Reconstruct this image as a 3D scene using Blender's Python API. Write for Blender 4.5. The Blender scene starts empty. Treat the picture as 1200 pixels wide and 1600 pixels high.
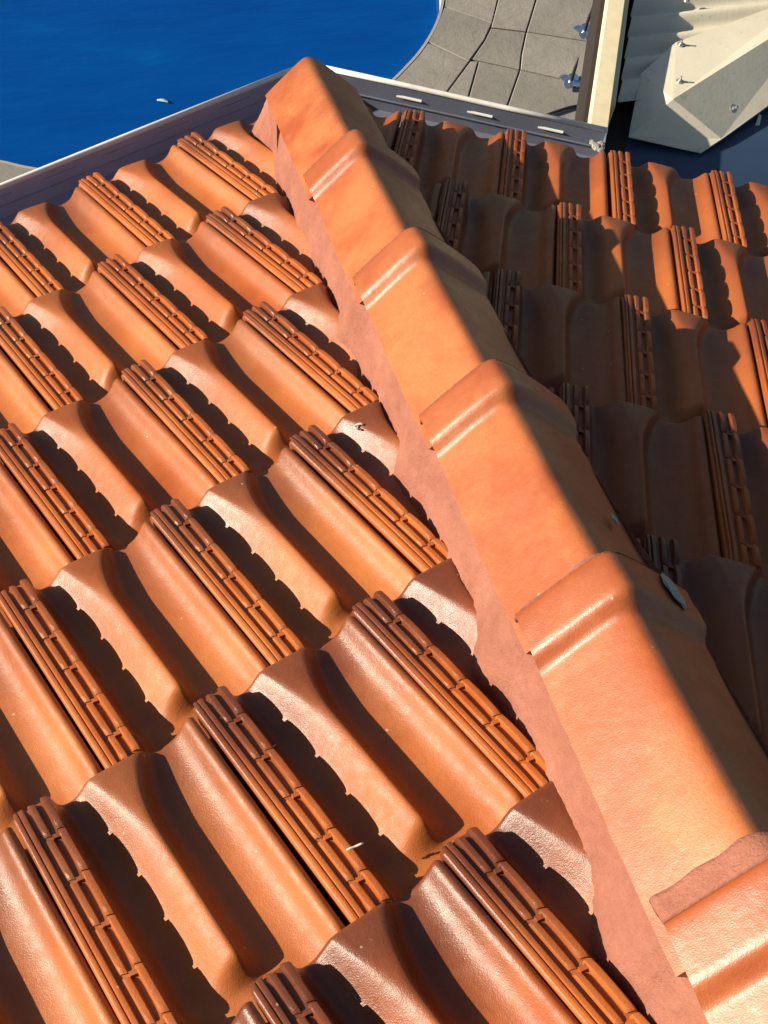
import bpy, bmesh, math, random
import numpy as np
from mathutils import Vector, Matrix, noise

rnd = random.Random(11)
sc = bpy.context.scene
col = sc.collection

# ------------------------------------------------------------------ camera
cam_d = bpy.data.cameras.new('camera')
cam_d.sensor_fit = 'VERTICAL'; cam_d.sensor_height = 36.0
cam_d.lens = 36.0 * 1835.8 / 1600.0
cam_d.clip_start = 0.02; cam_d.clip_end = 500
cam = bpy.data.objects.new('camera', cam_d); col.objects.link(cam)
YAW, PITCH, ROLL = 0.4127, 1.0701, -0.2112
cy_, sy_, cp_, sp_ = math.cos(YAW), math.sin(YAW), math.cos(PITCH), math.sin(PITCH)
F = Vector((sy_*cp_, cy_*cp_, -sp_)); Rt = Vector((cy_, -sy_, 0)); Dn = F.cross(Rt)
cr, sr = math.cos(ROLL), math.sin(ROLL)
Rr = cr*Rt + sr*Dn; Dd = -sr*Rt + cr*Dn
m = Matrix((( Rr.x, -Dd.x, -F.x), (Rr.y, -Dd.y, -F.y), (Rr.z, -Dd.z, -F.z))).to_4x4()
m.translation = (-0.4751, -2.0451, 1.8954)
cam.matrix_world = m
sc.camera = cam

# ------------------------------------------------------------------ light
SUN_EL = math.radians(21.8); SUN_AZ = math.radians(-77)
to_sun = Vector((math.sin(SUN_AZ), math.cos(SUN_AZ), 0))*math.cos(SUN_EL)
to_sun.z = math.sin(SUN_EL)
w = bpy.data.worlds.new('World'); sc.world = w; w.use_nodes = True
nt = w.node_tree; nt.nodes.clear()
sky = nt.nodes.new('ShaderNodeTexSky'); sky.sky_type = 'NISHITA'; sky.sun_disc = False
sky.sun_elevation = SUN_EL
sky.sun_rotation = math.atan2(to_sun.x, to_sun.y)
bg = nt.nodes.new('ShaderNodeBackground'); bg.inputs['Strength'].default_value = 0.05
wo = nt.nodes.new('ShaderNodeOutputWorld')
nt.links.new(sky.outputs[0], bg.inputs[0]); nt.links.new(bg.outputs[0], wo.inputs[0])
sun_d = bpy.data.lights.new('sun', 'SUN'); sun_d.energy = 5.0; sun_d.angle = math.radians(0.55)
sun_d.color = (1.0, 0.87, 0.70)
sun = bpy.data.objects.new('sun', sun_d); col.objects.link(sun)
sun.rotation_euler = to_sun.to_track_quat('Z', 'Y').to_euler()
sc.view_settings.view_transform = 'Standard'; sc.view_settings.look = 'None'
sc.view_settings.exposure = 0.95
sc.cycles.diffuse_bounces = 2; sc.view_settings.gamma = 1.0

# ------------------------------------------------------------------ helpers
def link(name, mesh, mat=None, parent=None):
    o = bpy.data.objects.new(name, mesh); col.objects.link(o)
    if mat and not mesh.materials: mesh.materials.append(mat)
    if parent: o.parent = parent
    return o
def tag(o, label=None, cat=None, group=None, kind=None):
    if label: o['label'] = label
    if cat: o['category'] = cat
    if group: o['group'] = group
    if kind: o['kind'] = kind
    return o
def empty(name, loc=(0, 0, 0)):
    o = bpy.data.objects.new(name, None); col.objects.link(o); o.location = loc
    o.empty_display_size = 0.1
    return o
def mesh(name, vs, fs, smooth=True):
    me = bpy.data.meshes.new(name); me.from_pydata([tuple(v) for v in vs], [], fs); me.update()
    bm = bmesh.new(); bm.from_mesh(me); bmesh.ops.recalc_face_normals(bm, faces=bm.faces)
    bm.to_mesh(me); bm.free()
    if smooth:
        me.polygons.foreach_set('use_smooth', [True]*len(me.polygons))
    return me
def auto_sharp(me, deg=38):
    me.set_sharp_from_angle(angle=math.radians(deg))
    return me
def prism(pts, z0, z1):
    """closed prism over a ground polygon"""
    n = len(pts)
    vs = [(p[0], p[1], z0) for p in pts] + [(p[0], p[1], z1) for p in pts]
    fs = [tuple(range(n))[::-1], tuple(range(n, 2*n))] + [(i, (i+1) % n, n+(i+1) % n, n+i) for i in range(n)]
    return vs, fs
def bevelled(vs, fs, b, seg=2):
    me = mesh('part', vs, fs, False)
    bm = bmesh.new(); bm.from_mesh(me)
    bmesh.ops.bevel(bm, geom=list(bm.edges), offset=b, segments=seg, affect='EDGES', profile=0.6)
    bm.to_mesh(me); bm.free()
    return me
def shell(P, T):
    """P, T: (ny,nx,3) arrays of top and bottom; closed shell"""
    ny, nx = P.shape[:2]
    vs = np.concatenate([P.reshape(-1, 3), T.reshape(-1, 3)])
    n = ny*nx; fs = []
    for j in range(ny-1):
        for i in range(nx-1):
            a = j*nx+i
            fs.append((a, a+1, a+nx+1, a+nx)); fs.append((n+a, n+a+nx, n+a+nx+1, n+a+1))
    for i in range(nx-1):
        fs.append((i, n+i, n+i+1, i+1)); a = (ny-1)*nx+i; fs.append((a, a+1, n+a+1, n+a))
    for j in range(ny-1):
        a = j*nx; fs.append((a, a+nx, n+a+nx, n+a)); a += nx-1; fs.append((a, n+a, n+a+nx, a+nx))
    return vs, fs
def sstep(a, b, x):
    t = np.clip((x-a)/(b-a), 0, 1); return t*t*(3-2*t)
def tube(path, rad, n=8, taper=None):
    vs, fs = [], []
    L = len(path)
    for k, p in enumerate(path):
        p = Vector(p)
        d = (Vector(path[min(k+1, L-1)])-Vector(path[max(k-1, 0)])).normalized()
        a = d.orthogonal().normalized() if abs(d.z) > .9 else d.cross(Vector((0, 0, 1))).normalized()
        b = d.cross(a); r = rad*(taper[k] if taper else 1)
        for i in range(n):
            t = 2*math.pi*i/n; vs.append(p+a*math.cos(t)*r+b*math.sin(t)*r)
    for k in range(L-1):
        for i in range(n):
            fs.append((k*n+i, k*n+(i+1) % n, (k+1)*n+(i+1) % n, (k+1)*n+i))
    fs.append(tuple(range(n))[::-1]); fs.append(tuple((L-1)*n+i for i in range(n)))
    return vs, fs

# ------------------------------------------------------------------ materials
class Mat:
    def __init__(s, name, rough=0.6, spec=0.5, metal=0.0):
        s.m = bpy.data.materials.new(name); s.m.use_nodes = True
        s.t = s.m.node_tree; s.b = s.t.nodes['Principled BSDF']
        s.b.inputs['Roughness'].default_value = rough; s.b.inputs['Metallic'].default_value = metal
        s.b.inputs['Specular IOR Level'].default_value = spec
    def n(s, ty, **kw):
        nd = s.t.nodes.new('ShaderNode'+ty)
        for k, v in kw.items():
            if k in nd.inputs: nd.inputs[k].default_value = v
            else: setattr(nd, k, v)
        return nd
    def l(s, a, b): s.t.links.new(a, b)
    def coord(s, kind='Object', scale=(1, 1, 1), rand=0.0):
        tc = s.n('TexCoord'); mp = s.n('Mapping'); mp.inputs['Scale'].default_value = scale
        s.l(tc.outputs[kind], mp.inputs['Vector'])
        if rand:
            oi = s.n('ObjectInfo'); mu = s.n('Math', operation='MULTIPLY'); mu.inputs[1].default_value = rand
            s.l(oi.outputs['Random'], mu.inputs[0])
            cb = s.n('CombineXYZ'); s.l(mu.outputs[0], cb.inputs[0]); s.l(mu.outputs[0], cb.inputs[1])
            s.l(cb.outputs[0], mp.inputs['Location'])
        return mp.outputs[0]
    def noise(s, vec, scale, detail=4, rough=0.6):
        nd = s.n('TexNoise', Scale=scale, Detail=detail, Roughness=rough); s.l(vec, nd.inputs['Vector'])
        return nd.outputs['Fac']
    def ramp(s, fac, stops, interp='LINEAR'):
        nd = s.n('ValToRGB'); cr = nd.color_ramp; cr.interpolation = interp
        while len(cr.elements) > 1: cr.elements.remove(cr.elements[0])
        cr.elements[0].position = stops[0][0]; c = stops[0][1]
        cr.elements[0].color = (*c, 1) if isinstance(c, tuple) else (c, c, c, 1)
        for p, c in stops[1:]:
            e = cr.elements.new(p); e.color = (*c, 1) if isinstance(c, tuple) else (c, c, c, 1)
        s.l(fac, nd.inputs[0]); return nd.outputs[0]
    def mix(s, fac, a, b, mode='MIX'):
        nd = s.n('Mix', data_type='RGBA', blend_type=mode)
        for i, v in ((0, fac), (6, a), (7, b)):
            if isinstance(v, (int, float)): nd.inputs[i].default_value = v
            elif isinstance(v, tuple): nd.inputs[i].default_value = (*v, 1)
            else: s.l(v, nd.inputs[i])
        return nd.outputs[2]
    def math(s, op, a, b=None, clamp=False):
        nd = s.n('Math', operation=op); nd.use_clamp = clamp
        for i, v in ((0, a), (1, b)):
            if v is None: continue
            if isinstance(v, (int, float)): nd.inputs[i].default_value = v
            else: s.l(v, nd.inputs[i])
        return nd.outputs[0]
    def bump(s, h, strength, dist=0.002, prev=None):
        nd = s.n('Bump'); nd.inputs['Strength'].default_value = strength; nd.inputs['Distance'].default_value = dist
        s.l(h, nd.inputs['Height'])
        if prev: s.l(prev, nd.inputs['Normal'])
        s.l(nd.outputs[0], s.b.inputs['Normal']); return nd.outputs[0]
    def color(s, c):
        if isinstance(c, tuple): s.b.inputs['Base Color'].default_value = (*c, 1)
        else: s.l(c, s.b.inputs['Base Color'])

def terracotta(name, cap=False):
    M = Mat(name, rough=0.4)
    v = M.coord('Object', rand=13.0)
    tc = M.n('TexCoord'); sep = M.n('SeparateXYZ'); M.l(tc.outputs['Object'], sep.inputs[0])
    oi = M.n('ObjectInfo'); sc_ = M.n('SeparateColor'); M.l(oi.outputs['Color'], sc_.inputs[0])
    flash, tone = sc_.outputs[0], sc_.outputs[1]          # per tile: amount of brown flashing, lightness
    big = M.noise(v, 9, 3); mid = M.noise(v, 34, 4); fine = M.noise(v, 750, 2, 0.7)
    body = M.ramp(big, [(0.3, (0.29, 0.062, 0.011)), (0.5, (0.345, 0.086, 0.016)), (0.72, (0.39, 0.118, 0.027))])
    pale = M.mix(0.55, body, (0.42, 0.155, 0.045))
    if cap:
        pale = (0.40, 0.128, 0.038)
        mot = M.ramp(M.noise(v, 6.5, 5, 0.6), [(0.40, 0.0), (0.58, 0.95)])
        body = M.mix(mot, (0.27, 0.046, 0.008), M.mix(M.noise(v, 160, 3), body, pale))
        gr = M.ramp(M.noise(v, 300, 3, 0.8), [(0.42, 0.0), (0.62, 0.45)])
        body = M.mix(M.math('MULTIPLY', gr, mot), body, (0.45, 0.175, 0.068))
    body = M.mix(tone, body, pale)
    # brown flashing strongest at the butt end (local y = 0), fading up the tile
    up = M.math('MULTIPLY', sep.outputs[1], -1.0)
    up = M.math('ADD', up, M.math('MULTIPLY', M.math('SUBTRACT', mid, 0.5), 0.10))
    g = M.n('MapRange', interpolation_type='SMOOTHSTEP'); M.l(up, g.inputs['Value'])
    g.inputs['From Min'].default_value = 0.02 if not cap else -0.02
    g.inputs['From Max'].default_value = 0.24 if not cap else 0.14
    g.inputs['To Min'].default_value = 1; g.inputs['To Max'].default_value = 0
    f = M.math('MULTIPLY', g.outputs[0], flash, clamp=True)
    brown = M.ramp(big, [(0.3, (0.095, 0.027, 0.013)), (0.7, (0.135, 0.040, 0.019))])
    if cap: brown = M.ramp(big, [(0.3, (0.23, 0.048, 0.012)), (0.7, (0.28, 0.066, 0.017))])
    c = M.mix(f, body, brown)
    if not cap: c = M.mix(M.math('MULTIPLY', sc_.outputs[2], M.ramp(big, [(0.25, 0.75), (0.75, 1.0)])), c, (0.170, 0.030, 0.013))  # third channel mixes the right slope's shade into the tile colour
    # speckle and grime
    sp = M.ramp(fine, [(0.30, 0.80), (0.45, 1.0), (0.62, 1.0), (0.75, 1.12)])
    c = M.mix(1.0, c, sp, 'MULTIPLY')
    vor = M.n('TexVoronoi', Scale=85.0); M.l(v, vor.inputs['Vector'])
    dots = M.ramp(vor.outputs['Distance'], [(0.035, 0.55), (0.075, 1.0)])
    c = M.mix(M.ramp(mid, [(0.5, 0.0), (0.62, 0.8)]), c, M.mix(1.0, c, dots, 'MULTIPLY'))
    c = M.mix(M.ramp(M.noise(v, 17, 6, 0.75), [(0.56, 0.0), (0.74, 0.35)]), c, (0.16, 0.085, 0.05))
    # sparse pale dust specks and scuffs
    v2 = M.n('TexVoronoi', Scale=46.0); M.l(v, v2.inputs['Vector'])
    scp = M.n('SeparateColor'); M.l(v2.outputs['Color'], scp.inputs[0])
    rare = M.ramp(scp.outputs[0], [(0.90, 0.0), (0.92, 1.0)]); near_ = M.ramp(v2.outputs['Distance'], [(0.05, 0.75), (0.10, 0.0)])
    c = M.mix(M.math('MULTIPLY', rare, near_), c, (0.45, 0.36, 0.27))
    scu = M.noise(M.coord('Object', (3.0, 1.0, 1.0), rand=5.0), 40, 6, 0.8)
    c = M.mix(M.ramp(scu, [(0.66, 0.0), (0.74, 0.45)]), c, (0.40, 0.25, 0.16))
    M.color(c)
    r = M.ramp(M.noise(v, 60, 5, 0.7), [(0.3, 0.34), (0.7, 0.58)])
    r = M.math('SUBTRACT', r, M.math('MULTIPLY', f, 0.14))
    M.l(r, M.b.inputs['Roughness'])
    M.b.inputs['Specular IOR Level'].default_value = 0.30
    if cap: M.b.inputs['Coat Weight'].default_value = 0.6; M.b.inputs['Coat Roughness'].default_value = 0.40
    else: M.l(M.math('MULTIPLY', M.math('MULTIPLY', f, 0.3), M.math('SUBTRACT', 1.0, M.math('MULTIPLY', sc_.outputs[2], 1.5), clamp=True)), M.b.inputs['Coat Weight']); M.b.inputs['Coat Roughness'].default_value = 0.42 if cap else 0.30
    b = M.bump(M.noise(v, 620, 3, 0.6), 0.34 if cap else 0.5, 0.0009)
    b = M.bump(mid, 0.30, 0.003, b)
    M.l(b, M.b.inputs['Coat Normal'])
    return M.m
M_tile = terracotta('flashed_terracotta'); M_cap = terracotta('cap_terracotta', True)

def simple(name, base, base2, scale, rough=0.6, bump=0.2, bscale=120, metal=0.0, spec=0.5, sx=(1, 1, 1), dist=0.002):
    M = Mat(name, rough, spec, metal); v = M.coord('Object', sx)
    M.color(M.ramp(M.noise(v, scale, 5, 0.65), [(0.3, base), (0.7, base2)]))
    M.bump(M.noise(v, bscale, 4), bump, dist)
    return M.m
def mortar_mat():
    M = Mat('pink_mortar', 0.85, 0.25); v = M.coord('Object')
    c = M.ramp(M.noise(v, 14, 6, 0.7), [(0.3, (0.225, 0.085, 0.056)), (0.6, (0.305, 0.122, 0.083)), (0.8, (0.36, 0.160, 0.115))])
    c = M.mix(M.ramp(M.noise(v, 500, 2), [(0.35, 0.5), (0.5, 0.0)]), c, (0.30, 0.12, 0.08))
    M.color(c)
    vb = M.coord('Object', (0.6, 3.0, 3.0))
    b = M.bump(M.noise(vb, 60, 3), 0.35, 0.004)
    b = M.bump(M.noise(v, 150, 5, 0.7), 0.7, 0.004, b); M.bump(M.noise(v, 420, 3), 0.6, 0.0014, b)
    return M.m
M_mortar = mortar_mat()
M_deck = simple('dark_sarking', (0.03, 0.018, 0.012), (0.05, 0.03, 0.02), 20, 0.9)
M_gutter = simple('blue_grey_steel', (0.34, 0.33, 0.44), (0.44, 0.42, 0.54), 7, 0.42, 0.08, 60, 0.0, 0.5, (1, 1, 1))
M_gutter_shade = simple('blue_grey_steel_shade', (0.12, 0.135, 0.18), (0.16, 0.175, 0.23), 7, 0.42, 0.08, 60)  # same gutter steel, darkened to carry the right eave's shade
M_lip = simple('off_white_paint', (0.68, 0.66, 0.60), (0.80, 0.78, 0.72), 40, 0.4, 0.05)
M_cream = simple('cream_paint', (0.66, 0.58, 0.36), (0.78, 0.70, 0.46), 25, 0.45, 0.08)
M_gapshade = simple('gap_shade_brown', (0.010, 0.006, 0.003), (0.018, 0.010, 0.005), 20, 0.8)  # near-black: shade of the gaps beside the beam put into the colour
M_bolt = simple('galvanised_steel', (0.45, 0.45, 0.43), (0.6, 0.6, 0.58), 90, 0.35, 0.1, 200, 0.8)
M_chrome = simple('bluish_steel', (0.35, 0.48, 0.70), (0.6, 0.7, 0.85), 60, 0.22, 0.05, 200, 0.9)
M_blackrod = simple('black_rubber', (0.012, 0.012, 0.014), (0.02, 0.02, 0.025), 60, 0.6)
M_tray_shade = simple('tray_shade_steel', (0.022, 0.042, 0.085), (0.032, 0.06, 0.11), 5, 0.45, 0.08, 40)  # gutter steel with the tray's deep shade put into its colour
M_white_bit = simple('white_dried_stalk', (0.55, 0.50, 0.40), (0.72, 0.68, 0.58), 200, 0.7)
M_lichen = simple('pale_green_lichen', (0.34, 0.35, 0.29), (0.52, 0.52, 0.44), 260, 0.95, 0.9, 500, dist=0.004)
M_crack = simple('dark_crevice', (0.012, 0.008, 0.008), (0.02, 0.012, 0.01), 60, 0.9)
M_brick = simple('pale_render', (0.42, 0.38, 0.30), (0.50, 0.45, 0.37), 6, 0.9)
def sheet_mat():
    M = Mat('weathered_cream_steel', 0.45, 0.4); v = M.coord('Object')
    c = M.ramp(M.noise(v, 5, 6, 0.7), [(0.3, (0.60, 0.555, 0.42)), (0.7, (0.72, 0.67, 0.51))])
    c = M.mix(M.ramp(M.noise(v, 26, 8, 0.8), [(0.58, 0.0), (0.70, 0.6)]), c, (0.24, 0.24, 0.21))
    c = M.mix(M.ramp(M.noise(v, 130, 4, 0.8), [(0.64, 0.0), (0.70, 0.7)]), c, (0.12, 0.11, 0.09))
    M.color(c); M.bump(M.noise(v, 90, 4), 0.15, 0.002); return M.m
M_sheet = sheet_mat()
def paver_mat():
    M = Mat('stamped_grey_concrete', 0.75, 0.3); v = M.coord('Object')
    oi = M.n('ObjectInfo')
    c = M.ramp(M.noise(v, 2.2, 6, 0.7), [(0.3, (0.21, 0.20, 0.175)), (0.5, (0.265, 0.25, 0.215)), (0.75, (0.32, 0.29, 0.24))])
    t = M.ramp(oi.outputs['Random'], [(0.0, 0.88), (1.0, 1.1)])
    c = M.mix(1.0, c, t, 'MULTIPLY')
    c = M.mix(M.ramp(M.noise(v, 14, 8, 0.8), [(0.5, 0.0), (0.7, 0.6)]), c, (0.15, 0.135, 0.11))
    M.color(c)
    wv = M.n('TexNoise', Scale=4.5, Detail=8, Roughness=0.62, Distortion=1.6); M.l(v, wv.inputs['Vector'])
    b = M.bump(wv.outputs['Fac'], 0.22, 0.02); M.bump(M.noise(v, 60, 5), 0.3, 0.005, b)
    return M.m
M_paver = paver_mat()
M_joint = simple('dark_joint', (0.045, 0.042, 0.038), (0.07, 0.065, 0.055), 8, 0.9)
def water_mat():
    M = Mat('pool_water', 0.07, 0.5); M.b.inputs['IOR'].default_value = 1.33
    v = M.coord('Object')
    c = M.ramp(M.noise(M.coord('Object', (0.6, 2.0, 1)), 0.9, 4), [(0.3, (0.0, 0.044, 0.23)), (0.55, (0.0, 0.062, 0.28)), (0.72, (0.0, 0.12, 0.36))])
    M.color(c)
    wv = M.noise(M.coord('Object', (1.2, 5.0, 1)), 3.0, 5)
    M.bump(wv, 0.25, 0.02)
    return M.m
M_water = water_mat()

# ------------------------------------------------------------------ roof frame
TH = 0.3914; SA, CA = math.sin(math.radians(67.5)), math.cos(math.radians(67.5))
W, G = 0.2360, 0.345
A_U = {-1: 0.3217, 1: 0.4783}
ct, st_, tt = math.cos(TH), math.sin(TH), math.tan(TH)
def e_dir(s): return Vector((s*SA, -CA, 0))
def d_dir(s): return Vector((-s*CA*ct, -SA*ct, st_))
def n_dir(s): return Vector((s*CA*st_, SA*st_, ct))
def on_slope(s, u, v, h=0): return e_dir(s)*u + d_dir(s)*v + n_dir(s)*h
def project(p):
    q = Vector(p)-Vector((-0.4751, -2.0451, 1.8954)); zc = q.dot(F)
    return 600+1835.8*q.dot(Rr)/zc, 800+1835.8*q.dot(Dd)/zc, zc

# ------------------------------------------------------------------ roof tile mesh
xs = np.array([-.003, -.003, -.001, .002, .010, .020, .030, .040, .0435, .0455, .047, .049, .052, .056, .060, .065, .070, .076, .082, .088, .094,
               .100, .105, .110, .114, .118, .121, .124, .1265, .129, .1315, .134, .137, .140, .144, .148, .152, .157, .162, .167, .172,
               .178, .184, .190, .195, .200, .205, .209, .212, .215, .218, .2205, .2225, .2240, .2250, .2250])
C_mid = ([-.003, -.001, .002, .044, .0458, .048, .052, .057, .064, .072, .080, .090, .100, .109, .116, .121, .125, .1275, .131, .136, .142, .150, .160, .170, .180, .190, .199, .205, .2100, .2145, .2190, .2225, .225],
         [-.010, -.007, -.0048, -.0048, -.013, -.024, -.0335, -.0385, -.040, -.0392, -.0358, -.0280, -.0185, -.0108, -.0066, -.0045, -.0040, -.0085, -.0170, -.0265, -.0325, -.0350, -.0355, -.0348, -.0330, -.0300, -.0250, -.0180, -.0105, -.0062, -.005, -.0070, -.012])
C_head = ([-.003, -.001, .002, .044, .0465, .050, .056, .064, .080, .110, .150, .180, .200, .2175, .2205, .223, .225],
          [-.010, -.007, -.0048, -.0048, -.010, -.020, -.031, -.036, -.036, -.034, -.035, -.033, -.026, -.014, -.012, -.014, -.018])
TILT = 0.050
def smooth_interp(C, x):
    x0, h0 = C
    f = np.interp(x, x0, h0); d = 0.0016
    return (np.interp(x-d, x0, h0)+2*f+np.interp(x+d, x0, h0))/4
MIDK = np.array([-.003, .0440, .0480, .0640, .1170, .1252, .1310, .1480, .1980, .2250])
MIDX = np.array([-.003, .0440, .0480, .0640, .1170, .1252, .1310, .1480, .2000, .2295])
BUTK = np.array([-.003, .0440, .0475, .0600, .0920, .1560, .1620, .1740, .2050, .2295])
def tile_xh(xm, y):
    """columns follow the features: xm is the position on the mid section"""
    fr = np.clip(1-y/.118, 0, 1)**1.9; fl = np.clip(1-y/.135, 0, 1)**1.5
    f = np.where(MIDK < .12, fl, fr)
    x = np.interp(xm, MIDK, MIDX*(1-f)+BUTK*f)
    h = smooth_interp(C_mid, xm)
    fb = float(np.clip(1-y/.10, 0, 1))**1.3
    # pans get shallower towards the butt, the flare leans away to the right
    h = np.where((xm > .046) & (xm < .119), -.0045+(h+.0045)*(1-.46*fb), h)
    h = np.where(xm >= .119, -.0045+(h+.0045)*(1-.24*fb), h)
    top = sstep(.100, .118, xm)*(1-sstep(.1255, .135, xm))
    h = h - top*fr*np.clip(x-.095, 0, 1)*.095
    hh = smooth_interp(C_head, x)
    fh = np.full_like(x, float(sstep(0.292, 0.322, np.array(y))))
    fh = np.where(xm > 0.19, float(sstep(0.335, 0.36, np.array(y))), fh); fh = np.where(xm < 0.047, 0.0, fh)
    h = h*(1-fh)+hh*fh
    h = np.where(xm > .046, h-.004*fb*np.exp(-(y/.06)), h)-0.0045*max(0, (0.007-y)/0.007)**2
    return x, h - TILT*y
ys = np.array([0, .0015, .0035, .006, .009, .014, .02, .028, .036, .045, .055, .065, .075, .085, .095, .105, .12, .14, .16, .18, .2, .22, .24, .26, .28,
               .290, .296, .301, .306, .311, .316, .321, .328, .336, .345, .36, .385, .40])
def build_tile_mesh():
    X, Y = np.meshgrid(xs, ys); H = X.copy()
    for j_, y_ in enumerate(ys): X[j_], H[j_] = tile_xh(xs, float(y_))
    H = np.where(Y > .35, H-(Y-.35)*.12, H)
    # left wall of the strip and right wall of the lip go straight down
    base = -0.036-TILT*Y; H[:, :14] -= np.clip((Y[:, :14]-.349)/.008, 0, 1)*.012
    H[:, 0] = np.minimum(H[:, 1]-.012, base[:, 0]+.004); H[:, -1] = np.minimum(H[:, -2]-.010, base[:, -1]+.004)
    setb = np.where(X < .046, 0.0, 0.004)*np.clip(1-Y/.05, 0, 1)
    P = np.stack([X, -(Y+setb), H], -1)
    T = P.copy(); T[..., 2] -= 0.011
    T[:, 0] = P[:, 0]+[.004, 0, 0]; T[:, 1] = P[:, 1]+[.008, 0, -.012]
    T[:, -1] = P[:, -1]-[.004, 0, 0]; T[:, -2] = P[:, -2]+[-.006, 0, -.010]
    vs, fs = shell(P, T)
    return auto_sharp(mesh('roof_tile', vs, fs), 50)
def build_rib_mesh():
    vs, fs = [], []
    def rib(x0, x1, y0, y1, top0, top1, arch=0.0, slant=0.0045, ny=7, base=-.0070, tip=0.4, box=False):
        wd = x1-x0
        prof = [(0, 0), (.07, .66), (.22, .96), (.5, 1.0), (.78, .94), (.93, .66), (1, 0)]
        if box: prof = [(0, 0), (0.001, 1), (.35, 1), (.65, 1), (.999, 1), (1, 0)]
        b = len(vs); st = []
        fr = [0, .04, .10, .3, .55, .8, .92, 1.0]
        for t in fr:
            y = y0+(y1-y0)*t
            e = 1.0
            if t < .01: e = tip
            elif t < .06: e = .9
            if t > .99: e = .62
            elif t > .9: e = .97
            if box: e = 1
            top = (top0+(top1-top0)*t)+arch*math.sin(math.pi*min(1, t*1.0))
            for a, c in prof:
                yy = y + slant*a*(1 if True else 0)
                hh = base-TILT*yy+(top-base)*c*e
                vs.append((x0+wd*a, -yy, hh))
        n = len(prof)
        for j in range(len(fr)-1):
            for i in range(n-1):
                q = b+j*n+i; fs.append((q, q+1, q+n+1, q+n))
        fs.append(tuple(b+i for i in range(n))); fs.append(tuple(b+(len(fr)-1)*n+i for i in range(n))[::-1])
    rib(0.0, 0.0056, 0.0, .350, -.0004, -.0004, slant=0, tip=.5)
    rib(0.0052, 0.0134, 0.0, .350, .0008, .0008, slant=0, tip=.5)
    cuts = [0.0, .050, .114, .178, .243, .305, .347]
    for a in range(6):
        y0, y1 = cuts[a]+(.0022 if a else 0), cuts[a+1]-.0022
        last = a == 5
        rib(.0172, .0276, y0+.002*(a > 0), y1+.002, .0008, -.0004, .0008)
        rib(.0332, .0446, y0, y1, .0018, .0002, .0030, tip=.95 if a else .4)
        if a > 0:                                  # low bridge that closes each recess on its butt side
            rib(.0262, .0345, y0+.0022, y0+.0072, .0002, -.0004, slant=.002, box=True)
        # shallow keel between the two ribs
    return auto_sharp(mesh('ribbed_edge', vs, fs), 35)
ME_tile, ME_rib = build_tile_mesh(), build_rib_mesh()
ME_tile.materials.append(M_tile); ME_rib.materials.append(M_tile)

roof = tag(empty('tiled_roof', (0, 0, 0)), 'glossy orange terracotta tiled hip roof with ribbed tiles and raised ridge caps running to the gutter corner', 'roof')
# deck under the tiles
vs = []; fs = []
L = 4.6
apex = Vector((0, -L, L*SA*tt))
for s in (-1, 1):
    b = len(vs)
    far = on_slope(s, 3.2, 0.0)
    for p in (Vector((0, 0, 0)), far, far+d_dir(s)*((L*SA)/ct), apex):
        vs.append(p+Vector((0, 0, -.062)))
    fs.append((b, b+1, b+2, b+3) if s > 0 else (b+3, b+2, b+1, b))
deck = link('roof_deck', mesh('roof_deck', vs, fs, False), M_deck, roof)

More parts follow.
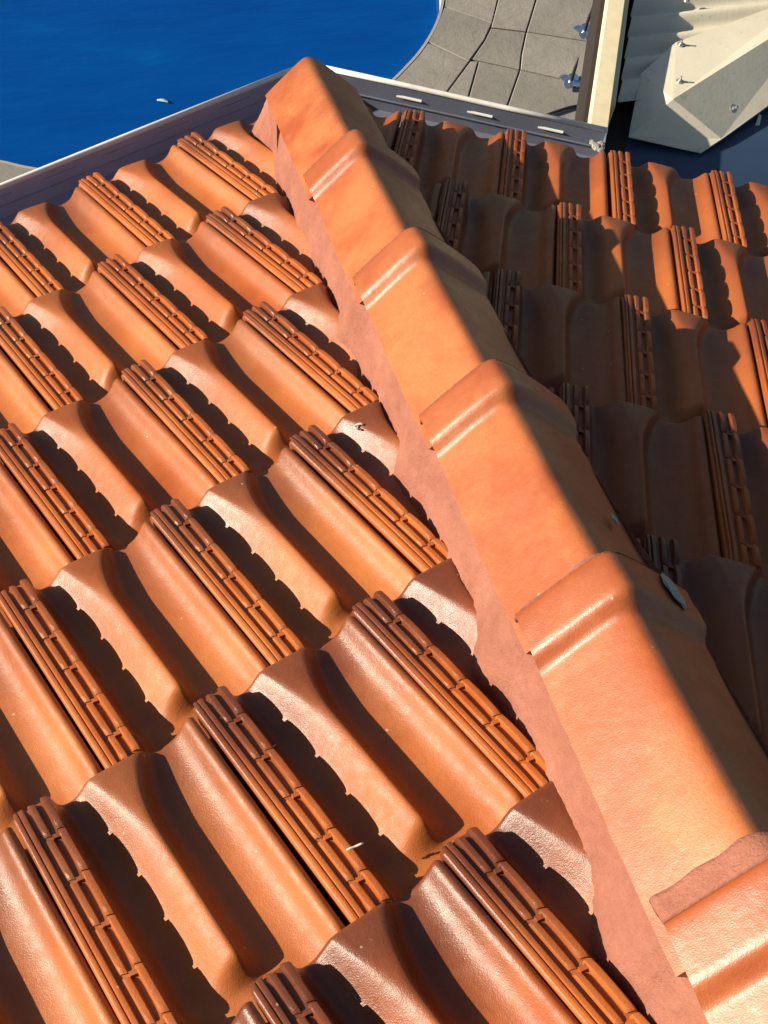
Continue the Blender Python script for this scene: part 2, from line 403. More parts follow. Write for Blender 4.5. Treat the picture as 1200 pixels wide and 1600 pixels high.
def flash_for(s, k):
    # rows nearer the ridge line carry more brown flashing
    return {0: .45, 1: .55, 2: .62, 3: .6, 4: .8, 5: 1.0}.get(k, .9)
CUTX = 0.076
first = True
for s in (-1, 1):
    for k in range(0, 8):
        for n in range(-3, 9 + k):
            u0 = A_U[s] + ((k % 2)*0.5 + n)*W
            vv = k*G
            ul, ur = (u0-W, u0) if s < 0 else (u0, u0+W)     # extent in u
            # position of the hip in u along this course
            hip0, hip1 = vv*ct*CA/SA, (vv+.40)*ct*CA/SA
            if ur < hip0+.02: continue
            vis = False
            for uu in (ul, (ul+ur)/2, ur):
                for v2 in (vv, vv+.17, vv+G):
                    if uu*e_dir(s).x*s + d_dir(s).x*s*v2 < 0.0: continue
                    px, py, zc = project(on_slope(s, uu, v2))
                    if zc > 0.1 and -200 < px < 1480 and -90 < py < 1740: vis = True
            if not vis: continue
            jit = rnd.uniform(-.0022, .0022); jr = rnd.uniform(-.007, .007); jh = rnd.uniform(-.001, .002)
            X = e_dir(s)*s; V = -d_dir(s); N = n_dir(s)
            o = on_slope(s, u0+jit, vv+rnd.uniform(-.002, .002), jh)
            Mx = Matrix(((X.x, V.x, N.x, o.x), (X.y, V.y, N.y, o.y), (X.z, V.z, N.z, o.z), (0, 0, 0, 1))) @ Matrix.Rotation(jr, 4, 'Z') @ Matrix.Rotation(rnd.uniform(-.003, .003), 4, 'Y')
            cutside = (hip1-ul) > -0.03 - CUTX
            tm, rm = ME_tile, ME_rib
            if cutside:
                inv = Mx.inverted()
                out = []
                pn = (inv.to_3x3() @ Vector((s, 0, 0))).normalized(); pc = inv @ Vector((s*CUTX, 0, 0))
                for src in (ME_tile, ME_rib):
                    bm = bmesh.new(); bm.from_mesh(src)
                    bmesh.ops.bisect_plane(bm, geom=bm.verts[:]+bm.edges[:]+bm.faces[:], plane_co=pc, plane_no=pn, clear_inner=True)
                    if len(bm.faces) == 0: out.append(None); bm.free(); continue
                    me = bpy.data.meshes.new(src.name+'_cut'); bm.to_mesh(me); bm.free()
                    if not me.materials: me.materials.append(M_tile)
                    out.append(me)
                tm, rm = out
                if tm is None: continue
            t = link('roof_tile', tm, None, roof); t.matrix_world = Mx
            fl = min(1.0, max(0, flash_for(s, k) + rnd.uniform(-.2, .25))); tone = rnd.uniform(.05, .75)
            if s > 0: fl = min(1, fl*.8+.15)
            shade_tint = rnd.uniform(.30, .55) if s > 0 else rnd.uniform(0, .12)   # right slope's shade is tinted into its tile colour
            t.color = (fl, tone, shade_tint, 1)
            if rm is not None:
                r = link('ribbed_edge', rm, None, t); r.color = (min(1, fl*1.25), tone*.5, shade_tint*.7, 1)

# ------------------------------------------------------------------ hip caps
HB = math.atan(SA*tt)                     # slope of the hip line
HD = Vector((0, -math.cos(HB), math.sin(HB)))
def crest_pt(t): return HD*t + Vector((-0.0107+0.0122*t, 0, 0.1435+0.0088*t))
def cap_mesh(name, L, collar=True, seed=0):
    xa = np.linspace(-1, 1, 45); xa = np.sign(xa)*np.abs(xa)**1.15
    if collar: ya = np.concatenate([[0, .002, .005, .009, .015], np.linspace(.022, .058, 6), np.linspace(.063, .10, 9), np.linspace(.115, L, 22)])
    else: ya = np.linspace(0, L, 34)
    Pt = np.zeros((len(ya), len(xa), 3)); Bt = Pt.copy()
    for j, y in enumerate(ya):
        c = 0.0
        if collar:
            c = 1-float(sstep(.058, .080, np.array(y)))
            c *= 0.72+0.28*math.sqrt(max(0, 1-(1-min(1, y/.014))**2))
        b = .1015+.006*c; D = .0745; r = .15
        sag = .0035*math.sin(math.pi*min(1, max(0, (y-.09)/(L-.09)))) if collar else 0
        for i, a in enumerate(xa):
            d = D*(math.sqrt(a*a+r*r)-r)/(math.sqrt(1+r*r)-r)
            nz = noise.noise(Vector((a*1.6+seed*7, y*9, seed)))*.0022
            z = -d+.0190*c*(1-.25*abs(a)) - sag*(abs(a)*1.2) - .018*y + nz
            x = a*b*(1-.08*max(0, a)) - .011*(1-abs(a)) + (noise.noise(Vector((y*60, seed*3, 1)))*.0016 if abs(a) > .97 else 0)
            Pt[j, i] = (x, -y, z); Bt[j, i] = (x*(1-.10), -y, z-.013 if abs(a) < .99 else z-.002)
        Bt[j, 0] = Pt[j, 0]+[.011, 0, -.006]; Bt[j, -1] = Pt[j, -1]+[-.011, 0, -.006]
    vs, fs = shell(Pt, Bt)
    return auto_sharp(mesh(name, vs, fs), 50)
def hip_frame(t, roll=0.0):
    o = crest_pt(t); X = Vector((1, 0, 0)); V = -HD; N = X.cross(V)
    M_ = Matrix(((X.x, V.x, N.x, o.x), (X.y, V.y, N.y, o.y), (X.z, V.z, N.z, o.z), (0, 0, 0, 1)))
    return M_ @ Matrix.Rotation(roll, 4, 'Z') @ Matrix.Rotation(.018*t, 4, 'Y')
T_CAP = [0.545, 0.925, 1.305, 1.69, 2.075]
caps = []
c0 = link('ridge_cap', cap_mesh('ridge_cap_end', .46, False, 1), M_cap, roof); c0.matrix_world = hip_frame(.135); c0.color = (.5, .1, 0, 1); caps.append(c0)
for i, t in enumerate(T_CAP):
    c = link('ridge_cap', cap_mesh('ridge_cap', .425 if t < 2 else .60, True, i+2), M_cap, roof)
    c.matrix_world = hip_frame(t, rnd.uniform(-.008, .008)); c.color = (rnd.uniform(.5, 1), rnd.uniform(.0, .35), 0, 1)
    caps.append(c)

# mortar bedding under each side of the caps (long wavy fillet pressed onto the tiles)
def bedding(s):
    ts = np.arange(.135, 2.75, .005); prof = np.linspace(0, 1, 24)
    Pt = np.zeros((len(ts), len(prof), 3)); Bt = Pt.copy()
    for j, t in enumerate(ts):
        c = crest_pt(t)
        wid = .008+.009*noise.noise(Vector((t*4.1, s*5, 0)))+.006*noise.noise(Vector((t*17, s*5, 2)))
        # bulges where the mortar is packed round each collar
        k = min(abs(t-q-.03) for q in T_CAP); bul = math.exp(-(k/.045)**2)
        wid += .035*math.exp(-((t-.13)/.07)**2)
        for i, a in enumerate(prof):
            lx = .088+.008*bul + (wid+.012*bul)*(1-math.cos(a*math.pi*.5))*1.0 + .022*a
            edge = c.z-.0745/math.cos(HB)*1.0 - .006 + .004*bul
            x = s*lx+c.x
            zz = edge-.170*a**1.2 + .0040*math.sin(a*math.pi)*noise.noise(Vector((t*30, a*3, s)))*2 + .004*math.sin(math.pi*a)
            Pt[j, i] = (x, c.y, zz); Bt[j, i] = (x, c.y, zz-.05)
    for j in range(len(ts)):
        for i in range(1, len(prof)):
            v_ = Vector(Pt[j, i]); q_ = noise.noise(v_*95)*.0016+noise.noise(v_*240)*.0009
            Pt[j, i, 0] += s*q_*1.2; Pt[j, i, 2] += q_
    vs, fs = shell(Pt, Bt)
    return mesh('mortar_bedding', vs, fs)
for s in (-1, 1):
    link('mortar_bedding', bedding(s), M_mortar, roof)
# pointing across the cap where the next collar laps it
for i, t in enumerate(T_CAP):
    me = bpy.data.meshes.new('m'); na = 31
    Pt = np.zeros((6, na, 3)); Bt = Pt.copy()
    for i2, a in enumerate(np.linspace(-1, 1, na)):
        r = .15; D = .0745
        d = D*(math.sqrt(a*a+r*r)-r)/(math.sqrt(1+r*r)-r)
        ext = .010+.006*noise.noise(Vector((a*3, i*9, 0)))+(.006*(1-abs(a)) if i < 4 else .022)
        for j in range(6):
            q = j/5
            z = -d + .0165*(1-.25*abs(a))*(q**1.3) + .0000 - .0015*(1-q) + .001*noise.noise(Vector((a*12, q*3, i)))
            Pt[j, i2] = (a*(.1020+.005*q)*(1-.08*max(0, a)) - .011*(1-abs(a)), ext*(1-q), z); Bt[j, i2] = (a*.10, ext*(1-q), z-.012)
    vs, fs = shell(Pt, Bt)
    p = link('mortar_pointing', mesh('mortar_pointing', vs, fs), M_mortar, roof); p.matrix_world = hip_frame(t)
# mortar plug under the first cap
vs, fs = [], []
sec = []
for a in np.linspace(-1, 1, 17):
    d = .0745*(math.sqrt(a*a+.0225)-.15)/(math.sqrt(1.0225)-.15); sec.append((a*.098, -d-.010))
ring = []
for dy in (0.0, .1):
    for x, z in sec: vs.append((x, -.012-dy, z))
    for x, z in ((.100, -.15), (-.100, -.15)): vs.append((x, -.012-dy, z))
n = len(sec)+2
fs = [tuple(range(n)), tuple(range(n, 2*n))[::-1]]+[(i, (i+1) % n, n+(i+1) % n, n+i) for i in range(n)]
pl = link('mortar_plug', mesh('mortar_plug', vs, fs, False), M_mortar, roof); pl.matrix_world = hip_frame(.135)

# ------------------------------------------------------------------ gutters
ZL = -0.03
def gutter(name, A, B, slots, label, matw, depth=.085, width=.125, glint_slots=False, endcap=False):
    g = empty(name, (A.x, A.y, ZL))
    d = (B-A); Ln = d.length; d.normalize()
    nin = Vector((-d.y, d.x, 0))
    if (Vector((0, -1, 0))).dot(nin) < 0: nin = -nin        # towards the house
    up = Vector((0, 0, 1))
    def P(a, i, z): return d*a + nin*i + up*z
    # outer wall made of pieces round the slots
    def box(parts, a0, a1, i0, i1, z0, z1):
        b = len(parts[0])
        for a in (a0, a1):
            for i in (i0, i1):
                for z_ in (z0, z1): parts[0].append(P(a, i, z_))
        parts[1].extend([(b, b+1, b+3, b+2), (b+4, b+6, b+7, b+5), (b, b+4, b+5, b+1), (b+2, b+3, b+7, b+6), (b, b+2, b+6, b+4), (b+1, b+5, b+7, b+3)])
    wall = ([], [])
    zt, zs1, zs0, zb = -.004, -.024, -.031, -depth
    box(wall, 0, Ln, .002, .0035, zs1, zt); box(wall, 0, Ln, .002, .0035, zb, zs0)
    a = 0
    for s0, s1 in slots:
        box(wall, a, s0, .002, .0035, zs0, zs1); a = s1
    box(wall, a, Ln, .002, .0035, zs0, zs1)
    link('outer_wall', mesh('outer_wall', wall[0], wall[1], False), matw, g)
    tr = ([], [])
    box(tr, 0, Ln, .002, width*.55, zb-.0015, zb); 
    box(tr, 0, Ln, width*.55, width, zb-.0015, zb)
    box(tr, 0, Ln, width-.0015, width, zb, -.02)
    link('trough', mesh('trough', tr[0], tr[1], False), matw, g)
    # rolled lip
    pv, pf = tube([P(-.002, 0, 0), P(Ln*.33, 0, .0006), P(Ln*.66, 0, -.0006), P(Ln, 0, 0)], .0062, 10)
    link('rolled_lip', mesh('rolled_lip', pv, pf), M_lip, g)
    for s0, s1 in slots:
        if glint_slots:
            sl = ([], []); box(sl, s0, s1, -.004, .0075, zs0-.0012, zs0+.0008)
            link('slot_glint', mesh('slot_glint', sl[0], sl[1], False), M_lip, g)  # white strip stands in for sunlight coming through the slot
        else:
            sl = ([], []); box(sl, s0, s1, .0040, .0062, zs0-.001, zs1+.001)
            link('slot_rib', mesh('slot_rib', sl[0], sl[1], False), matw, g)
    # shallow fold line half way down the wall
    fo = ([], []); box(fo, 0, Ln, .0035, .0075, -.052, -.050)
    link('wall_fold', mesh('wall_fold', fo[0], fo[1], False), matw, g)
    if endcap:
        ec = ([], []); box(ec, Ln, Ln+.0015, .0, width, zb, -.004)
        link('end_cap', mesh('end_cap', ec[0], ec[1], False), matw, g)
    return tag(g, label, 'gutter')
CORN = Vector((0.036, 0.102, 0)); 
LD = (Vector((-0.678, -0.185, 0))-CORN).normalized(); RD = Vector((0.687, -0.189, 0))-CORN
def rel(A, d, p): return (Vector((p[0], p[1], 0))-A).dot(d)
slL = [(q, q+.075) for q in (.16, .32, .46, .60, .75, .90)]
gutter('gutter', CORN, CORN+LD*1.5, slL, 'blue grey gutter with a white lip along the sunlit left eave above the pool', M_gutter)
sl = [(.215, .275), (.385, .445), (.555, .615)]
gutter('gutter', CORN+RD.normalized()*.002, CORN+RD, sl, 'shaded blue grey gutter with three bright slots along the right eave', M_gutter_shade, glint_slots=True, endcap=True)
# silicone blob at the gutter's end
bm = bmesh.new()
bpts = [(0, 0, .012), (.012, .006, .009), (-.006, .014, .007), (.006, -.010, .008)]
for x, y, r in bpts:
    q = bmesh.ops.create_icosphere(bm, subdivisions=2, radius=r, matrix=Matrix.Translation((x, y, 0)))
for v in bm.verts: v.co += Vector((noise.noise(v.co*120), noise.noise(v.co*120+Vector((5, 0, 0))), 0))*.006; v.co.z *= .5
me = bpy.data.meshes.new('sealant_blob'); bm.to_mesh(me); bm.free()
o = link('sealant_blob', me, simple('grey_sealant', (.18, .17, .15), (.5, .46, .4), 90, .6, .8, 200))
o.location = (.648, -.232, -.035)
tag(o, 'small pale lump of sealant smeared at the end of the shaded right gutter', 'sealant')

# ------------------------------------------------------------------ house wall below (seen only from aside)
def offset_line(s, off, a): return e_dir(s)*a + Vector((0, -1, 0))*off/SA
wall_pts = []
for s in (-1, 1):
    pass
hw = empty('house_wall', (0, -.5, -2.9))
for s in (-1, 1):
    p0 = Vector((0, -.42, 0)); p1 = p0+e_dir(s)*(2.6 if s < 0 else 2.4)
    nn = Vector((s*CA, SA, 0))
    pts = [p0, p1, p1-nn*.2, p0-nn*.2]
    vs, fs = prism([(p.x, p.y+.5) for p in pts], 0, 2.68)
    link('wall_panel', mesh('wall_panel', vs, fs, False), M_brick, hw)
    pts = [p0+nn*.0, p1, p1+nn*.30, p0+nn*.30+e_dir(s)*-.10]
    vs, fs = prism([(p.x, p.y+.5) for p in pts], 2.70, 2.712)
    link('soffit', mesh('soffit', vs, fs, False), M_lip, hw)
tag(hw, 'pale rendered house wall below the tiled roof and its gutters', 'wall')

# box gutter in the shade right of the gutter's end
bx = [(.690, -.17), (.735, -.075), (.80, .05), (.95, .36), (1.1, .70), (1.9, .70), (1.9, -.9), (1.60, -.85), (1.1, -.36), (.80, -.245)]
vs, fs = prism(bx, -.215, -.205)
bxo = link('box_gutter', bevelled(vs, fs, .002), M_tray_shade)
tag(bxo, 'sheet metal tray with deep shade painted in as navy between the tile ends and the cream roof', 'gutter')

# ------------------------------------------------------------------ neighbouring corrugated roof
ar = tag(empty('corrugated_roof', (.9, .2, -.15)), 'cream corrugated metal roof with a folded corner flashing beyond the right eave', 'roof')
def R(p): return Vector(p)-Vector((.9, .2, -.15))
# sheet: corrugations run along x, 76 mm apart in y
e0, e1 = Vector((.780, -.060)), Vector((1.06, .560))
nyc, nxc = 300, 70
Pt = np.zeros((nyc, nxc, 3)); Bt = Pt.copy()
for j in range(nyc):
    q = j/(nyc-1)
    for i in range(nxc):
        y = .02+q*.9
        for _ in range(6):
            x_l = .822+.455*(y-.02)
            x = x_l+(2.3-x_l)*(i/(nxc-1))**1.5
            ylo = .022+.545*max(0, x-.915)
            y = ylo+(1.15-ylo)*q
        ph = (y-.03*(x-.9))/.074
        z = -.151+.0105*math.cos(2*math.pi*ph)
        p = R((x, y, z)); Pt[j, i] = p; Bt[j, i] = p-Vector((0, 0, .0012))
vs, fs = shell(Pt, Bt)
link('corrugated_sheet', mesh('corrugated_sheet', vs, fs), M_sheet, ar)
# folded flashing: outline on the roof, raised fold
def plate(pts3, th=.0018):
    """thick polygonal plate from triangles"""
    return pts3
fl_v = [(.906, .096, -.140), (.831, -.068, -.185), (1.006, -.134, -.195), (1.072, -.103, -.188), (.951, -.013, -.128), (1.035, .192, -.136),
        (1.506, .285, -.128), (1.450, .107, -.172), (1.498, .340, -.136)]
tri = [(0, 1, 4), (1, 2, 3, 4), (0, 4, 5), (3, 7, 6, 4), (4, 6, 8, 5)]
bm = bmesh.new(); vv = [bm.verts.new(R(v)) for v in fl_v]
for f in tri: bm.faces.new([vv[i] for i in f])
bmesh.ops.recalc_face_normals(bm, faces=bm.faces)
me = bpy.data.meshes.new('flashing'); bm.to_mesh(me); bm.free()
fo = link('flashing', me, M_sheet, ar)
hem = [Vector(R(fl_v[q])) for q in (0, 1, 2, 3, 7)]
hv, hf = tube([h-Vector((0, 0, .0016)) for h in hem], .0022, 8); link('hem', mesh('hem', hv, hf), M_sheet, ar); md = fo.modifiers.new('thickness', 'SOLIDIFY'); md.thickness = .0016; md.offset = -1
# small lit gusset peeping out below the flashing
gv = [(1.212, -.024, -.195), (1.164, -.098, -.22), (1.195, -.101, -.22), (1.235, -.02, -.215)]
bm = bmesh.new(); vv = [bm.verts.new(R(v)) for v in gv]
for f in ((0, 1, 3), (0, 2, 1), (0, 3, 2), (1, 2, 3)): bm.faces.new([vv[i] for i in f])
me = bpy.data.meshes.new('gusset'); bm.to_mesh(me); bm.free(); link('gusset', me, M_sheet, ar)
# bolts
def bolt(p, tilt=0.0, size=1.0):
    b = len([1 for c in ar.children if c.name.startswith('bolt')])
    vs, fs = tube([Vector((0, 0, 0)), Vector((0, 0, .002))], .009*size, 14)
    v2, f2 = tube([Vector((0, 0, .002)), Vector((0, 0, .008))], .0048*size, 6); k = len(vs)
    vs += v2; fs += [tuple(i+k for i in f) for f in f2]
    v2, f2 = tube([Vector((0, 0, .008)), Vector((0, 0, .016))], .0026*size, 8); k = len(vs)
    vs += v2; fs += [tuple(i+k for i in f) for f in f2]
    o = link('bolt', auto_sharp(mesh('bolt', vs, fs), 30), M_bolt, ar); o.location = R(p); o.rotation_euler = (tilt, tilt*.5, 0)
for p in ((1.043, .180, -.134), (.990, .046, -.130), (1.122, .345, -.139)): bolt(p)
bolt((1.114, -.042, -.151), .5, 1.25)

# cream beam, with strips beside it coloured as the shade in the gaps
bm_ = tag(empty('edge_beam', (.69, -.13, -.07)), 'cream painted beam between the grey pool paving and the corrugated roof', 'beam')
def Bp(p): return Vector(p)-Vector((.69, -.13, -.07))
def bar(name, a, b, width, z0, z1, mat, bev=.0015):
    a, b = Vector(a), Vector(b); d = (b-a).normalized(); nrm = Vector((d.y, -d.x))
    pts = [a, b, b+nrm*width, a+nrm*width]
    vs, fs = prism([(p.x-.69, p.y+.13) for p in pts], z0+.07, z1+.07)
    return link(name, bevelled(vs, fs, bev), mat, bm_)
E_ = Vector((.402, .916))
p0 = Vector((.672, -.140)); 
bar('painted_board', p0, p0+E_*.80, .043, -.165, -.076, M_cream)
bar('cover_strip', p0+Vector((.916, -.402))*.045+E_*.12, p0+Vector((.916, -.402))*.045+E_*.8, .012, -.165, -.094, M_cream)
bar('shade_board', p0-Vector((.916, -.402))*.012-E_*.02, p0-Vector((.916, -.402))*.012+E_*.8, .011, -.29, -.125, M_gapshade)
bar('shade_channel', p0+Vector((.916, -.402))*.058, p0+Vector((.916, -.402))*.058+E_*.8, .055, -.215, -.198, M_gapshade)

# ------------------------------------------------------------------ ground, pool, paving
ZG = -2.9
vs = [(-60, -60, ZG-.35), (60, -60, ZG-.35), (60, 60, ZG-.35), (-60, 60, ZG-.35)]
gr = link('ground', mesh('ground', vs, [(0, 1, 2, 3)], False), simple('dry_grass_ground', (.05, .06, .025), (.10, .10, .045), 3, .95, .6, 40, dist=.02)); gr['kind'] = 'structure'
edge = [(1.05, 2.90), (1.16, 3.02), (1.26, 3.119), (1.36, 3.214), (1.479, 3.335), (1.592, 3.487), (1.675, 3.63), (1.736, 3.78), (1.80, 4.1), (1.82, 4.6), (1.7, 5.3), (1.3, 6.0), (.5, 6.6), (-.8, 6.9), (-2.2, 6.6),
        (-3.0, 5.8), (-3.3, 4.8), (-3.1, 3.9), (-2.5, 3.3), (-1.75, 2.98), (-1.3, 2.88), (-.965, 2.775), (-.871, 2.726), (-.775, 2.688), (-.55, 2.62), (-.2, 2.55), (.25, 2.56), (.65, 2.66), (.88, 2.77)]
def smooth_ring(r, it=2):
    for _ in range(it):
        o = []
        for i in range(len(r)):
            a, b = Vector(r[i]), Vector(r[(i+1) % len(r)]); o += [a*.75+b*.25, a*.25+b*.75]
        r = [tuple(p) for p in o]
    return r
ring = smooth_ring(edge)
# water: a gently rippled sheet
vs = [(p[0], p[1], 0) for p in ring]; cx_, cy2 = -.6, 4.7
N = len(ring); allv = []; fs = []
rad = np.linspace(1.02, 0, 40)
for r in rad[:-1]:
    for p in ring:
        x, y = cx_+(p[0]-cx_)*r, cy2+(p[1]-cy2)*r
        allv.append((x, y, ZG-.10+.0012*noise.noise(Vector((x*1.5, y*6, 0)))))
allv.append((cx_, cy2, ZG-.10))
for k in range(len(rad)-2):
    for i in range(N): fs.append((k*N+i, k*N+(i+1) % N, (k+1)*N+(i+1) % N, (k+1)*N+i))
for i in range(N): fs.append(((len(rad)-2)*N+i, (len(rad)-2)*N+(i+1) % N, len(allv)-1))
wt = link('pool_water', mesh('pool_water', allv, fs), M_water); wt['kind'] = 'structure'
# pool wall with thickness
tags_ = []
def ring_band(r0, r1, z0, z1):
    vs = []; n = len(r0)
    for r, z in ((r0, z1), (r1, z1), (r1, z0), (r0, z0)):
        vs += [(p[0], p[1], z) for p in r]
    fs = []
    for k in range(4):
        for i in range(n):
            fs.append((k*n+i, k*n+(i+1) % n, ((k+1) % 4)*n+(i+1) % n, ((k+1) % 4)*n+i))
    return vs, fs
def grow(r, d):
    o = []; n = len(r)
    for i in range(n):
        a, b = Vector(r[i-1]), Vector(r[(i+1) % n]); t = (b-a).normalized(); nr = Vector((t.y, -t.x))
        c = Vector(r[i]); 
        if nr.dot(c-Vector((cx_, cy2))) < 0: nr = -nr
        o.append(tuple(c+nr*d))
    return o
vs, fs = ring_band(ring, grow(ring, .016), ZG-.3, ZG+.004)
pw = link('pool_edge', mesh('pool_edge', vs, fs, False), simple('pale_pool_edge', (.30, .29, .25), (.38, .36, .31), 12, .6)); pw['kind'] = 'structure'
# paving bed around the pool
outer = [(9, -6), (9, 14), (-9, 14), (-9, -6)]
bm = bmesh.new()
rg = grow(ring, .014)
vi = [bm.verts.new((p[0], p[1], ZG-.012)) for p in rg]; vo = [bm.verts.new((p[0], p[1], ZG-.012)) for p in outer]
es = [bm.edges.new((vi[i], vi[(i+1) % len(vi)])) for i in range(len(vi))]+[bm.edges.new((vo[i], vo[(i+1) % 4])) for i in range(4)]
bmesh.ops.triangle_fill(bm, use_beauty=True, edges=es)
me = bpy.data.meshes.new('paving'); bm.to_mesh(me); bm.free()
pv = link('paving', me, M_joint); pv['kind'] = 'structure'
# pavers: strips between joint lines, divided by cross joints
Eg = [(p[0], p[1]) for p in ring]
def lerp(a, b, t): return (a[0]+(b[0]-a[0])*t, a[1]+(b[1]-a[1])*t)
edgeR = [(1.13, 2.985), (1.268, 3.121), (1.50, 3.355), (1.605, 3.50), (1.72, 3.70), (1.80, 4.05), (1.83, 4.6)]
jA = [(1.40, 2.78), (1.569, 2.995), (1.775, 3.235), (1.90, 3.39), (1.975, 3.50), (2.09, 3.75), (2.35, 4.5)]
jC = [(1.55, 2.68), (1.676, 2.93), (1.816, 3.216)]
jB = [(1.72, 2.50), (1.88, 2.823), (2.091, 3.24), (2.135, 3.33), (2.20, 3.46), (2.32, 3.70), (2.72, 4.5)]
eR = [(2.20, 2.48), (2.287, 2.661), (2.505, 3.115), (2.575, 3.26), (2.64, 3.40), (2.765, 3.665), (3.17, 4.5)]
polys = []
# strip 1 (pool edge to A)
e = [(1.13, 2.985), (1.26, 3.119), (1.36, 3.214), (1.500, 3.365), (1.535, 3.41)]
polys.append([(1.20, 2.56), (1.40, 2.78), (1.569, 2.995), (1.755, 3.212), (1.548, 3.375+.03), (1.479, 3.337), (1.36, 3.214), (1.26, 3.119), (1.10, 2.96), (.95, 2.83)])
polys.append([(1.755, 3.212), (1.90, 3.385), (1.985, 3.52), (1.725, 3.695), (1.668, 3.600), (1.592, 3.487), (1.548, 3.405)])
polys.append([(1.985, 3.52), (2.09, 3.75), (2.21, 4.05), (1.80, 4.12), (1.758, 3.85), (1.725, 3.695)])
polys.append([(2.21, 4.05), (2.35, 4.5), (1.84, 4.6), (1.80, 4.12)])
# strip 2 (A to B) with the short split joint C
polys.append([(1.40, 2.78), (1.569, 2.995), (1.765, 3.222), (1.816, 3.216), (1.676, 2.93), (1.55, 2.68), (1.45, 2.60)])
polys.append([(1.55, 2.68), (1.676, 2.93), (1.816, 3.216), (2.045, 3.115), (1.88, 2.823), (1.72, 2.50)])
polys.append([(1.775, 3.232), (1.816, 3.216), (2.045, 3.115), (2.09, 3.24), (2.175, 3.425), (1.965, 3.485), (1.90, 3.385)])
polys.append([(1.965, 3.485), (2.175, 3.425), (2.32, 3.70), (2.50, 4.06), (2.21, 4.05), (2.09, 3.75)])
polys.append([(2.21, 4.05), (2.50, 4.06), (2.72, 4.5), (2.35, 4.5)])
# strip 3 (B to the dark strip)
polys.append([(1.72, 2.50), (1.88, 2.823), (2.045, 3.115), (2.42, 2.945), (2.287, 2.661), (2.12, 2.34)])
polys.append([(2.045, 3.115), (2.09, 3.24), (2.175, 3.425), (2.585, 3.285), (2.505, 3.115), (2.42, 2.945)])
polys.append([(2.175, 3.425), (2.32, 3.70), (2.42, 3.88), (2.83, 3.80), (2.765, 3.665), (2.64, 3.40), (2.585, 3.285)])
polys.append([(2.42, 3.88), (2.72, 4.5), (3.17, 4.5), (2.83, 3.80)])
# beside the pool at the left edge of the view
polys.append([(-1.20, 2.36), (-.835, 2.20), (-.72, 2.665), (-.775, 2.686), (-.871, 2.724), (-.965, 2.772), (-1.08, 2.81)])
polys.append([(-.835, 2.20), (-.30, 2.00), (-.20, 2.54), (-.55, 2.618), (-.72, 2.665)])
polys.append([(-1.75, 2.55), (-1.20, 2.36), (-1.08, 2.81), (-1.3, 2.875), (-1.62, 2.94)])
def inset(poly, d):
    n = len(poly); ar_ = sum(poly[i][0]*poly[(i+1) % n][1]-poly[(i+1) % n][0]*poly[i][1] for i in range(n))
    sg = 1 if ar_ > 0 else -1; o = []
    for i in range(n):
        a, b, c = Vector(poly[i-1]), Vector(poly[i]), Vector(poly[(i+1) % n])
        n1 = Vector((-(b-a).y, (b-a).x)).normalized()*sg; n2 = Vector((-(c-b).y, (c-b).x)).normalized()*sg
        nn = (n1+n2); L_ = nn.length
        nn = nn/L_*(d/max(.5, L_/2)) if L_ > 1e-4 else n1*d
        o.append((b.x+nn.x, b.y+nn.y))
    return o
for i, poly in enumerate(polys):
    q = inset(poly, .0045); cxp = sum(p[0] for p in q)/len(q); cyp = sum(p[1] for p in q)/len(q)
    vs, fs = prism([(p[0]-cxp, p[1]-cyp) for p in q], -.03, 0)
    o = link('paver', bevelled(vs, fs, .0035, 1), M_paver, pv); o.location = (cxp, cyp, ZG+rnd.uniform(.0, .004))

# small steel fittings with dark upright pins
def fitting(p, label, yaw):
    t = tag(empty('post_fitting', p), label, 'fitting', 'steel fittings on the paving'); t.rotation_euler = (0, 0, yaw)
    for k in range(4):
        a = math.pi/4+k*math.pi/2; pts = []
        for q in np.linspace(0, 1, 9):
            r = .075*q; wd = .030*math.sin(math.pi*min(1, q*.85+.08))
            pts.append((r, wd))
        outl = [(x, y) for x, y in pts]+[(x, -y) for x, y in pts[::-1]]
        vs = []; n = len(outl)
        for zz in (0, .003):
            for x, y in outl:
                vs.append((x*math.cos(a)-y*math.sin(a), x*math.sin(a)+y*math.cos(a), zz+.008+.22*x*x*4+abs(y)*.35))
        fs = [tuple(range(n))[::-1], tuple(range(n, 2*n))]+[(i, (i+1) % n, n+(i+1) % n, n+i) for i in range(n)]
        link('petal', mesh('petal', vs, fs, False), M_chrome, t)
    vs, fs = tube([(0, 0, 0), (0, 0, .012), (0, 0, .022), (0, 0, .030)], .022, 16, [1, 1, .7, .15]); link('boss', mesh('boss', vs, fs), M_chrome, t)
    vs, fs = tube([(0, 0, .02), (0, 0, .12), (0, 0, .185)], .0095, 10, [1.1, 1, .55]); link('pin', mesh('pin', vs, fs), M_blackrod, t)
fitting((2.53, 3.37, ZG+.004), 'upper of two shiny steel four petal fittings with a dark pin on grey paving', .25)
fitting((2.315, 2.965, ZG+.004), 'lower of two shiny steel four petal fittings with a dark pin nearest the gutter', .1)

# a black hose end lying on the paver beside the gutter
vs, fs = tube([(2.03, 2.70, ZG+.014), (2.13, 2.735, ZG+.014), (2.24, 2.765, ZG+.014), (2.315, 2.772, ZG+.014)], .009, 8)
c = Vector((2.17, 2.74, ZG)); o = link('black_rod', mesh('black_rod', [Vector(v)-c for v in vs], fs), M_blackrod); o.location = c
tag(o, 'short black rod lying on the grey paving behind the gutter end', 'rod')

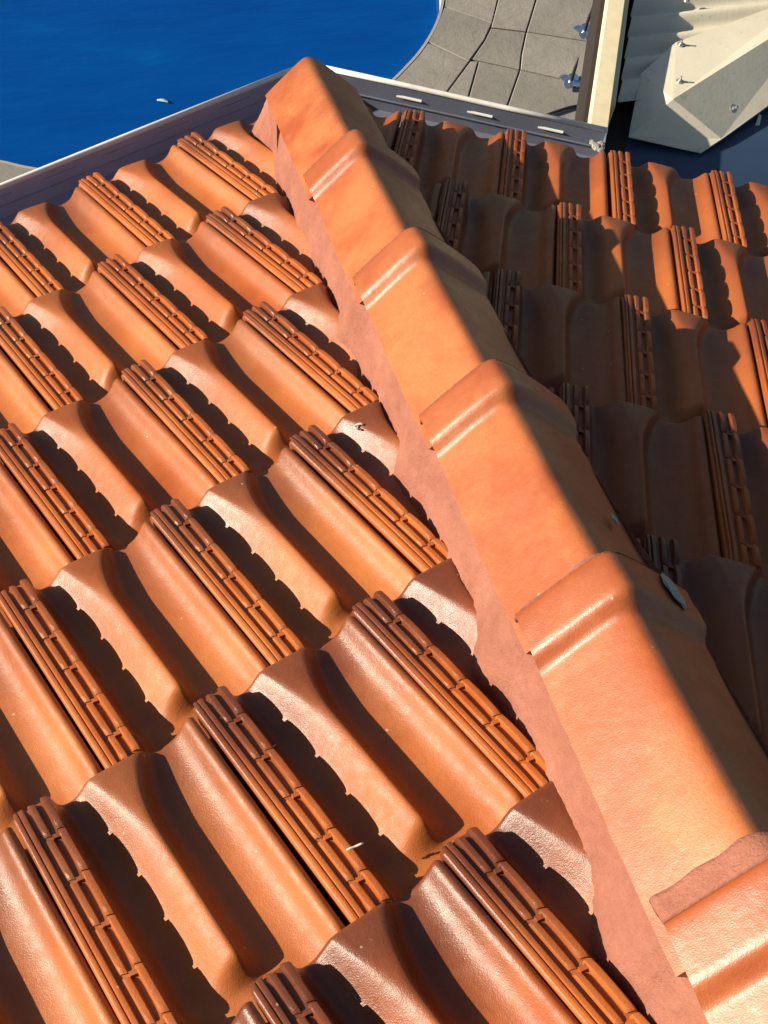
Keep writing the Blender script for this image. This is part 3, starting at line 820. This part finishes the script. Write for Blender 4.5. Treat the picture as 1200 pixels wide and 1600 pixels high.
# floating leaf
vs, fs = [], []
for i, q in enumerate(np.linspace(0, 1, 9)):
    wv = .013*math.sin(math.pi*min(1, q*.9+.08)); x = -.045+.09*q; y = .014*math.sin(q*2.6)
    vs += [(x, y-wv, .004+.004*q), (x, y+wv, .009+.004*q)]
for i in range(8): fs.append((2*i, 2*i+1, 2*i+3, 2*i+2))
me = mesh('leaf', vs, fs); o = link('floating_leaf', me, simple('pale_leaf', (.32, .42, .50), (.45, .52, .55), 60, .6)); o.location = (-.055, 3.20, ZG-.098); o.rotation_euler = (0, 0, math.radians(-30)); o.scale = (.75, .75, .75)
md = o.modifiers.new('thickness', 'SOLIDIFY'); md.thickness = .001
tag(o, 'pale curled leaf floating alone on the blue pool water', 'leaf')

# ------------------------------------------------------------------ debris on the tiles
def stick(p, d, ln, r, label, curve=.0, mat=None):
    n = 6; path = []
    d = Vector(d).normalized(); up = Vector((0, 0, 1)); sd = d.cross(up).normalized()
    for i in range(n):
        q = i/(n-1); path.append(d*ln*(q-.5)+sd*curve*math.sin(q*math.pi)+up*(.0008*math.sin(q*9)))
    vs, fs = tube(path, r, 7, [.6, 1, .9, 1.1, 1, .5]); o = link('dry_stalk', mesh('dry_stalk', vs, fs), mat or M_white_bit); o.location = p
    return tag(o, label, 'stalk')
stick(on_slope(-1, A_U[-1]+3*W-.046, 4*G+.287, .001), (.9, .15, .05), .020, .0013, 'tiny white dry stalk caught beside the ribs of the large tile at bottom centre')
stick(on_slope(-1, A_U[-1]+3.5*W-.166+.0, 5*G-.24+.001, -.018), (.8, .3, .03), .008, .0007, 'tiny pale dry stalk on the brown glazed pan at lower left', 0, None)
# curled pale ring on a tile near the mortar
vs, fs = tube([(math.cos(a)*.007, math.sin(a)*.0045, .002+.002*math.sin(a*2)) for a in np.linspace(.2, 5.4, 14)], .0016, 7, [.5]+[1]*12+[.4])
o = link('curled_shaving', mesh('curled_shaving', vs, fs), M_white_bit); o.location = on_slope(-1, A_U[-1]+1.5*W-.068-.027, 3*G+.045, -.012)
tag(o, 'pale curled ring of shaving on a tile in the shadow edge beside the mortar', 'shaving')
# lichen and a mark on the shaded faces of the caps
def patch(cap, x, y, rx, ry, seed):
    bm = bmesh.new(); bmesh.ops.create_icosphere(bm, subdivisions=4, radius=1)
    b = .104; D = .0745
    for v in bm.verts:
        k = 1+.35*noise.noise(v.co*2.2+Vector((seed, 0, 0)))
        px, py = x+v.co.x*rx*k, y+v.co.y*ry*k
        a = px/(b*.92); d = D*(math.sqrt(a*a+.0225)-.15)/(math.sqrt(1.0225)-.15)
        c = 1-float(sstep(.058, .080, np.array(py)))
        v.co = Vector((px, -py, -d+.0190*c*(1-.25*abs(a))-.018*py + v.co.z*.003 + .0035 + 0*(1+.8*noise.noise(v.co*6))))
    me = bpy.data.meshes.new('lichen_patch'); bm.to_mesh(me); bm.free()
    me.polygons.foreach_set('use_smooth', [True]*len(me.polygons))
    return link('lichen_patch', me, M_lichen, cap)
patch(caps[4], .066, .030, .012, .026, 3)
patch(caps[3], .064, .270, .0045, .009, 8)
